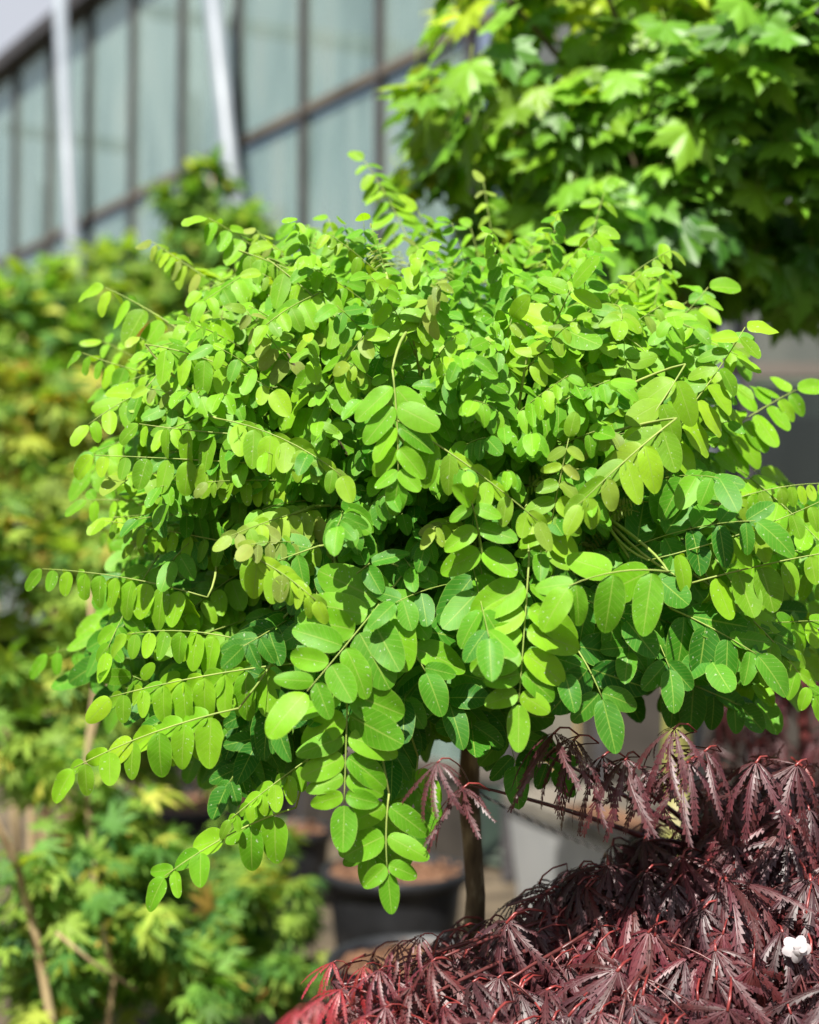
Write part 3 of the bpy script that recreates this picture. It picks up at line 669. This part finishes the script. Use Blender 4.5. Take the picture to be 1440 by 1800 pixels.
# the low skirt of large old leaves, and the flanks
kr = random.Random(505)
def low(x):
    P = [(150, 1150), (300, 1280), (420, 1330), (560, 1270), (700, 1250), (800, 1240), (900, 1150), (1050, 1150), (1180, 1200), (1330, 1190), (1440, 1100)]
    for (a, ya), (c, yc) in zip(P, P[1:]):
        if a <= x <= c: return ya + (yc - ya) * (x - a) / (c - a)
    return 1000
for k in range(506):
    flank = 190 <= k < 330; under = 330 <= k < 366; dome = k >= 366
    if not flank: x = kr.uniform(360, 1330); y = 860 + (low(x) - 860 - 20) * kr.random() ** .8; d = kr.uniform(1.72, 2.15) if 520 < x < 1120 else kr.uniform(1.86, 2.2); lp = kr.uniform(66, 98); age_tone = kr.uniform(.6, 1.0) if 480 < x < 1150 else kr.uniform(.4, .8)
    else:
        x = kr.choice((kr.uniform(230, 560), kr.uniform(230, 500), kr.uniform(1000, 1330))); y = kr.uniform(620, low(x) - 20) ; d = kr.uniform(1.84, 2.15); lp = kr.uniform(52, 72); age_tone = kr.uniform(.2, .5)
    if dome: x, y = (kr.uniform(290, 600), kr.uniform(450, 680)) if k % 3 else (kr.uniform(930, 1240), kr.uniform(500, 700)); d = kr.uniform(1.8, 2.15); lp = kr.uniform(44, 62); age_tone = kr.uniform(.15, .45)
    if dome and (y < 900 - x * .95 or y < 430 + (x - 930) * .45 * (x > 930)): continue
    if under: x = kr.uniform(430, 870); y = kr.uniform(1140, 1250); d = kr.uniform(1.78, 2.0); lp = kr.uniform(70, 95); age_tone = kr.uniform(.85, 1.0)
    p = at(x, y, d); o = p - CC; o = Vector((o.x / .5, o.y / .43, o.z / .5)).normalized()
    dirn = (Vector((o.x, o.y * .6, 0)) * .8 + DOWN * kr.uniform(.1, .7) + Vector((0, -.25, 0)) + rvec(kr, .32)).normalized()
    np_ = kr.choice((3, 4, 5, 5, 6)); L = lp / FPX * d; p1 = p + dirn * L * (np_ * .44 + .6)
    px_, py_, d_ = pix(p1)
    if (py_ > low(px_) + 40 and not (under and py_ < 1350)) or px_ < 150 or (px_ > 1310 and py_ < 890): continue
    ptl, lf = compound(p, p1, np_, L, kr.uniform(.3, .9), age_tone, sunny(o, kr, .22), kr, kr.uniform(.0, .1))
    leafs.append((.9 if d < 1.9 else .4, p, ptl, lf, .001))

tree = thing('locust_tree', 'bright green pinnate-leaved mop-headed tree on a thin brown trunk', 'tree', (TX, TY, 0))
b = MB(); base = Vector((TX - .012, TY, 0)); tp = [base.lerp(HUB, k / 15) + Vector((.006 * math.sin(k * 1.3), .004 * math.cos(k), 0)) for k in range(16)]
tube(b, tp, [.0150 + .0042 * max(0, math.sin(k * 2.1)) ** 3 - .0001 * k for k in range(16)], 12); build(b, 'trunk', ['bark'], tree, (TX, TY, 0))
for pts in shoots:
    b = MB(); tube(b, pts, [.0058, .0014], 6); build(b, 'branch', ['branch' if rr.random() < .5 else 'twig'], tree, pts[0])
for w, p0, pts, lf, rad in leafs[:len(HERO)]:           # stalks that carry the long outer leaves
    s = min((q for sh in shoots for q in sh[4:]), key=lambda q: (q - p0).length + max(0, q.y - p0.y) * .1)
    if (s - p0).length > .012:
        b = MB(); d0 = (pts[1] - pts[0]).normalized(); tube(b, bez(s, s.lerp(p0, .6) - d0 * .02, p0, 7), [.0026, .0013], 5); build(b, 'twig', ['twig'], tree, s)
leafs.sort(key=lambda t: -t[0])
def leaflet_tpl(l, fine): return YOUNG[l[5] % 3] if l[7] else (OV_FINE if fine else OV)[l[5]]
count = 0; rest = MB(); parts = 0
for w, p0, pts, lf, rad in leafs:
    if count + len(lf) <= 300 and w > 1.5:
        b = MB(); tube(b, pts, [rad * 1.2, rad * .6], 5); o = build(b, 'leaf', ['twig'], tree, p0)
        for l in lf:
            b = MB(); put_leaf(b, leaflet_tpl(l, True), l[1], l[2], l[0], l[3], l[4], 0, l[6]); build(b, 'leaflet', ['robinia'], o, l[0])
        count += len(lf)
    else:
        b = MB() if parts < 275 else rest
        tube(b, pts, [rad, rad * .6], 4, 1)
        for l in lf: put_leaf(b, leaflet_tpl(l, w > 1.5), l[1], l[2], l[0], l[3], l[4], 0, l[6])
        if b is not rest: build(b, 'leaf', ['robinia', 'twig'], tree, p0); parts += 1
build(rest, 'foliage', ['robinia', 'twig'], tree, HUB, kind='stuff')
print('locust leaves', len(leafs), 'separate leaflets', count)

# ------------------------------------------------------------------ red lace-leaf maples
def lace(seed, age_tone, drops=True, droop=1.0):
    r = random.Random(seed); b = MB()
    for a, ln in ((0, 1.0), (22, .98), (-22, .95), (46, .88), (-46, .9), (74, .66), (-74, .62), (105, .4), (-105, .4)):
        a = R(a + r.uniform(-7, 7)); ln *= r.uniform(.88, 1.08)
        n = 13; V, T, L = [], [], []
        x, z = 0.0, 0.0; ph = R(r.uniform(4, 26)); k1 = R(r.uniform(38, 80)) * droop; sideb = r.uniform(-.28, .28); cen = []
        for k in range(n + 1):
            t = k / n; cen.append((x, z, sideb * t * t * ln)); f = ph + k1 * t ** .8; x += math.cos(f) * ln / n; z -= math.sin(f) * ln / n
        def pt(c, w, dz=0.0):
            cx, cz, cy = c; y = cy + w; return (cx * math.cos(a) - y * math.sin(a), cx * math.sin(a) + y * math.cos(a), cz + dz)
        rn = r.random(); vc = 0
        wid = [0.003 + .0085 * math.sin(math.pi * min(1, (k / n) * 1.08 + .02)) ** .8 for k in range(n + 1)]; wid[-1] = .003; wid[0] = .006; wid[1] = .010
        for k in range(n + 1):
            c = cen[k]; w = wid[k] * ln
            V += [pt(c, -w, .35 * w), pt(c, 0), pt(c, w, .35 * w)]; L += [(k / n, -.8, rn), (k / n, 0, rn), (k / n, .8, rn)]
        for k in range(n):
            q = k * 3; T += [(q, q + 3, q + 4), (q, q + 4, q + 1), (q + 1, q + 4, q + 5), (q + 1, q + 5, q + 2)]
        for k in range(1, n):
            for s in (-1, 1):
                if r.random() < .06: continue
                w = wid[k] * ln; tl = (.052 * math.sin(math.pi * (k + .6) / (n + 1)) ** .7 + .008) * ln * r.uniform(.7, 1.25)
                j = min(k + 1, n); c0, c1 = cen[k], cen[j]; w *= 1.0
                f = min(k + 2, n); tip = tuple((np.array(cen[min(j, n)]) + (np.array(cen[f]) - np.array(cen[k])) * .35))
                i0 = len(V); mdp = tuple((np.array(c0) + np.array(c1)) / 2)
                V += [pt(c0, s * w * .8, .3 * w), pt(tip, s * (w + tl), -.25 * tl), pt(mdp, s * w * .8, .3 * w), pt(tip, s * (w + tl * .30), .0)]
                L += [(k / n, s * .7, rn)] * 4
                T += [(i0, i0 + 1, i0 + 3), (i0, i0 + 3, i0 + 2)] if s < 0 else [(i0, i0 + 3, i0 + 1), (i0, i0 + 2, i0 + 3)]
        b.add(V, T, np.array(L), age_tone, 0)
        if drops:
            for _ in range(r.choice((1, 2, 3, 3, 4))):
                k = r.randrange(2, n); rad = r.choice((.007, .009, .011, .015)); w = wid[k] * ln * r.uniform(-1, 1)
                c = np.array(pt(cen[k], w, .012)); DV, DT = DROP; b.add(DV * rad + c, DT, None, .5, 2)
    tube(b, [(-.38, 0, -.22), (-.25, 0, -.06), (-.1, 0, .015), (.02, 0, .0)], [.011, .012, .013, .016], 5, 1)
    return b
def drop():
    V, T = [], []
    for k, (rad, z) in enumerate(((.9, -.15), (1, .2), (.75, .6))):
        for s in range(6): V.append((rad * math.cos(s * math.pi / 3), rad * math.sin(s * math.pi / 3), z))
    V.append((0, 0, .8))
    for k in range(2):
        for s in range(6):
            a, c = k * 6 + s, k * 6 + (s + 1) % 6; T += [(a, c, c + 6), (a, c + 6, a + 6)]
    for s in range(6): T.append((12 + s, 12 + (s + 1) % 6, 18))
    return np.array(V), np.array(T)
DROP = drop()
def red_maple():
    r = random.Random(9)
    tr = at(1330, 1006, 1.95); base = Vector((tr.x, tr.y, 0)); fork = at(1330, 1560, 1.95)
    root = thing('laceleaf_maple', 'dark red weeping maple with wet feathery leaves in front of the locust', 'shrub', base)
    b = MB(); tube(b, bez(base, base.lerp(fork, .5) + Vector((.03, .02, 0)), fork, 10), [.022, .014], 9); build(b, 'trunk', ['redtwig'], root, base)
    variants = {}
    for g, ag in enumerate((.02, .28, .62, .95)):
        for k in range(4): variants[(g, k)] = lace(31 * g + k, ag, True, r.uniform(.75, 1.15)).mesh('leaf', ['red', 'petiole', 'drop'])
    import itertools
    poly_top = [(560, 1700), (640, 1668), (760, 1625), (900, 1560), (1010, 1500), (1130, 1420), (1240, 1345), (1330, 1318), (1460, 1335), (1560, 1350)]
    def topy(x):
        for (a, ya), (c, yc) in zip(poly_top, poly_top[1:]):
            if a <= x <= c: return ya + (yc - ya) * (x - a) / (c - a)
        return 1800
    spots = []
    def spot(x, y, d, age_tone, s, w=1.0, jit=.25, dirv=None):
        p = at(x, y, d); o = Vector((p.x - tr.x, p.y - tr.y, 0)); o = o.normalized() if o.length > .02 else Vector((0, -1, 0))
        h = (o * .55 + Vector((-.42, -.50, 0)) + rvec(r, jit)) if dirv is None else Vector(dirv)
        h.z = r.uniform(-1.4, -.15) if dirv is None else h.z
        nn = UP + o * .55 + SUN * .2 + rvec(r, jit * .7)
        spots.append((w, p, frame(h, nn), s, age_tone))
    # sprays that reach out over the trough
    for x, y, d, s in ((975, 1288, 1.66, .085), (1100, 1335, 1.66, .085), (1186, 1280, 1.64, .078), (815, 1385, 1.62, .075), (770, 1340, 1.6, .06), (1010, 1300, 1.68, .08),
                       (1060, 1330, 1.7, .085), (1240, 1320, 1.66, .08), (1210, 1340, 1.64, .085), (1150, 1350, 1.68, .075), (1330, 1340, 1.68, .085), (1400, 1345, 1.68, .085)):
        spot(x, y, d, .62, s * 1.25, 3.0, .2, (-.55 + r.uniform(-.25, .35), -.6, -.35))
    # young scarlet tips low at the left
    for x, y, d, s in ((585, 1692, 1.62, .05), (640, 1700, 1.62, .055), (668, 1705, 1.6, .065), (725, 1735, 1.6, .07), (700, 1660, 1.63, .06), (740, 1645, 1.64, .06), (600, 1740, 1.58, .06), (680, 1770, 1.56, .065), (640, 1790, 1.55, .06), (760, 1690, 1.6, .065), (780, 1770, 1.58, .07), (560, 1760, 1.3, .05), (520, 1775, 1.25, .05)):
        spot(x, y, d, .02 if x < 645 else .28, s, 3.0, .3, (-.7 + r.uniform(-.3, .3), -.35, -.25))
    for k in range(680):
        x = 1560 - 980 * r.random() ** 1.25; ty = topy(x)
        if x < 860 and r.random() < .65: continue
        y = ty + 12 + (1880 - ty) * r.random() ** .85; lay = r.random() ** 1.5
        t = (y - ty) / max(1, 1850 - ty)
        d = 1.84 - .30 * t - .06 * (x < 900) + lay * .26
        age_tone = r.choice((.28, .62, .62, .95, .95)) if x > 800 else r.choice((.28, .28, .62))
        spot(x, y, d, age_tone, r.uniform(.085, .135), 1.0 - lay, .36)
    spots.sort(key=lambda q: -q[0])
    rest = MB(); keys = {.02: 0, .28: 1, .62: 2, .95: 3}
    for i, (w, p, F, s, age_tone) in enumerate(spots):
        if i < 300:
            mm = Matrix([[*F[0], 0], [*F[1], 0], [*F[2], 0], [0, 0, 0, 1]]) @ Matrix.Scale(s, 4)
            link('leaf', variants[(keys[age_tone], r.randrange(4))], root, p, mm)
        else:
            src = LACE_RAW[r.randrange(3)]
            for V, T, L, G, I in zip(src.V, src.T, src.L, src.G, src.I):
                rest.add((V * s) @ F.T + np.array(p), T - T.min(), L, age_tone, int(I[0]))
    build(rest, 'foliage', ['red', 'petiole'], root, fork, kind='stuff')
    # twigs: arching limbs, then a stalk to every leaf spot
    limbs = []
    for k, (x, y, d) in enumerate(((600, 1745, 1.62), (760, 1700, 1.64), (700, 1790, 1.58), (900, 1620, 1.7), (830, 1400, 1.68), (970, 1345, 1.70), (1080, 1365, 1.72), (1190, 1330, 1.72), (1050, 1560, 1.72), (1000, 1700, 1.62),
                                   (1150, 1500, 1.72), (1200, 1690, 1.60), (1330, 1400, 1.74), (1420, 1420, 1.74), (1300, 1640, 1.62), (1420, 1700, 1.58), (900, 1760, 1.58), (1120, 1780, 1.54), (1480, 1550, 1.7))):
        e = at(x, y, d); e = e + FWD * (.07 if x > 820 else .02); m = fork.lerp(e, .5) + UP * (.03 if y > 1450 else .02) + FWD * .05
        pts = bez(fork, m, e, 14); limbs.append(pts)
        b = MB(); tube(b, pts, [.0065, .0016], 6); build(b, 'branch', ['redtwig'], root, fork)
    for i, (w, p, F, s, age_tone) in enumerate(spots[:300]):
        if i % 2 and w < 2: continue
        q = p + Vector(F @ np.array((-.38, 0, -.22))) * s
        a = min((v for L in limbs for v in L[4:]), key=lambda v: (v - q).length)
        if .01 < (a - q).length < .16:
            b = MB(); tube(b, bez(a, a.lerp(q, .5) + UP * .008, q, 5), [.0013, .0009], 4); build(b, 'twig', ['petiole' if age_tone < .3 else 'redtwig'], root, a)
LACE_RAW = [lace(900 + k, .6, False) for k in range(3)]
red_maple()
def far_red():
    r = random.Random(19); c = at(1400, 1150, 3.0); base = Vector((c.x, c.y, 0))
    root = thing('laceleaf_maple', 'dusky red maple showing behind the right side of the locust crown', 'shrub', base)
    b = MB(); tube(b, bez(base, base.lerp(c, .5) + Vector((.05, 0, 0)), c + UP * .1, 8), [.022, .012], 8); build(b, 'trunk', ['redtwig'], root, base)
    f = MB()
    for k in range(420):
        v = rvec(r).normalized() * r.uniform(.55, 1) ; v.z = abs(v.z) if r.random() < .5 else v.z
        p = c + Vector((v.x * .30, v.y * .28, v.z * .36 - .02)); o = Vector((v.x, v.y, 0)).normalized()
        F = frame(o * .7 + DOWN * .6 + rvec(r, .25), UP + o * .6); s = r.uniform(.07, .10); src = LACE_RAW[r.randrange(3)]
        for V, T, L, G, I in zip(src.V, src.T, src.L, src.G, src.I): f.add((V * s) @ F.T + np.array(p), T - T.min(), L, r.choice((.3, .6, .6)), int(I[0]))
    build(f, 'foliage', ['red', 'petiole'], root, c, kind='stuff')
far_red()

# white bloom among the red leaves
c = at(1402, 1668, 1.62); fl_ = thing('white_bloom', 'small white bloom showing between the dark red leaves', 'flower', c)
r = random.Random(3)
for k in range(9):
    a = k * 2.4; d = Vector((math.cos(a), -.5 + .3 * (k % 2), math.sin(a))).normalized()
    b = MB(); put_leaf(b, oval(6, 1.0, -.15, .55, 0, .02), frame(d + Vector((0, .2, 0)), Vector((0, -1, .2)) + rvec(r, .12)), .016 if k < 5 else .010, c + Vector((0, -.004 * (k // 5), 0)), .5, .5); build(b, 'petal', ['white'], fl_, c)
b = MB(); tube(b, bez(c, c + Vector((.0, .16, -.01)), Vector((c.x + .02, c.y + .22, 0)), 10), [.002, .003], 5); build(b, 'stalk', ['twig'], fl_, c)

# twisted cord between the two trunks
p0, p1 = at(838, 1392, 1.97), at(1172, 1530, 2.92)
pts = bez(p0, p0.lerp(p1, .5) + DOWN * .025, p1, 90)
cd = thing('tie_cord', 'thin black and white twisted cord strung between the two trunks', 'cord', p0)
for s, mname in ((0, 'cord_black'), (1, 'cord_white')):
    q = []
    for k, p in enumerate(pts):
        a = k * 1.25 + s * math.pi; q.append(p + Vector((0, math.cos(a), math.sin(a))) * .0014)
    b = MB(); tube(b, q, .0015, 5); build(b, 'strand', [mname], cd, p0)
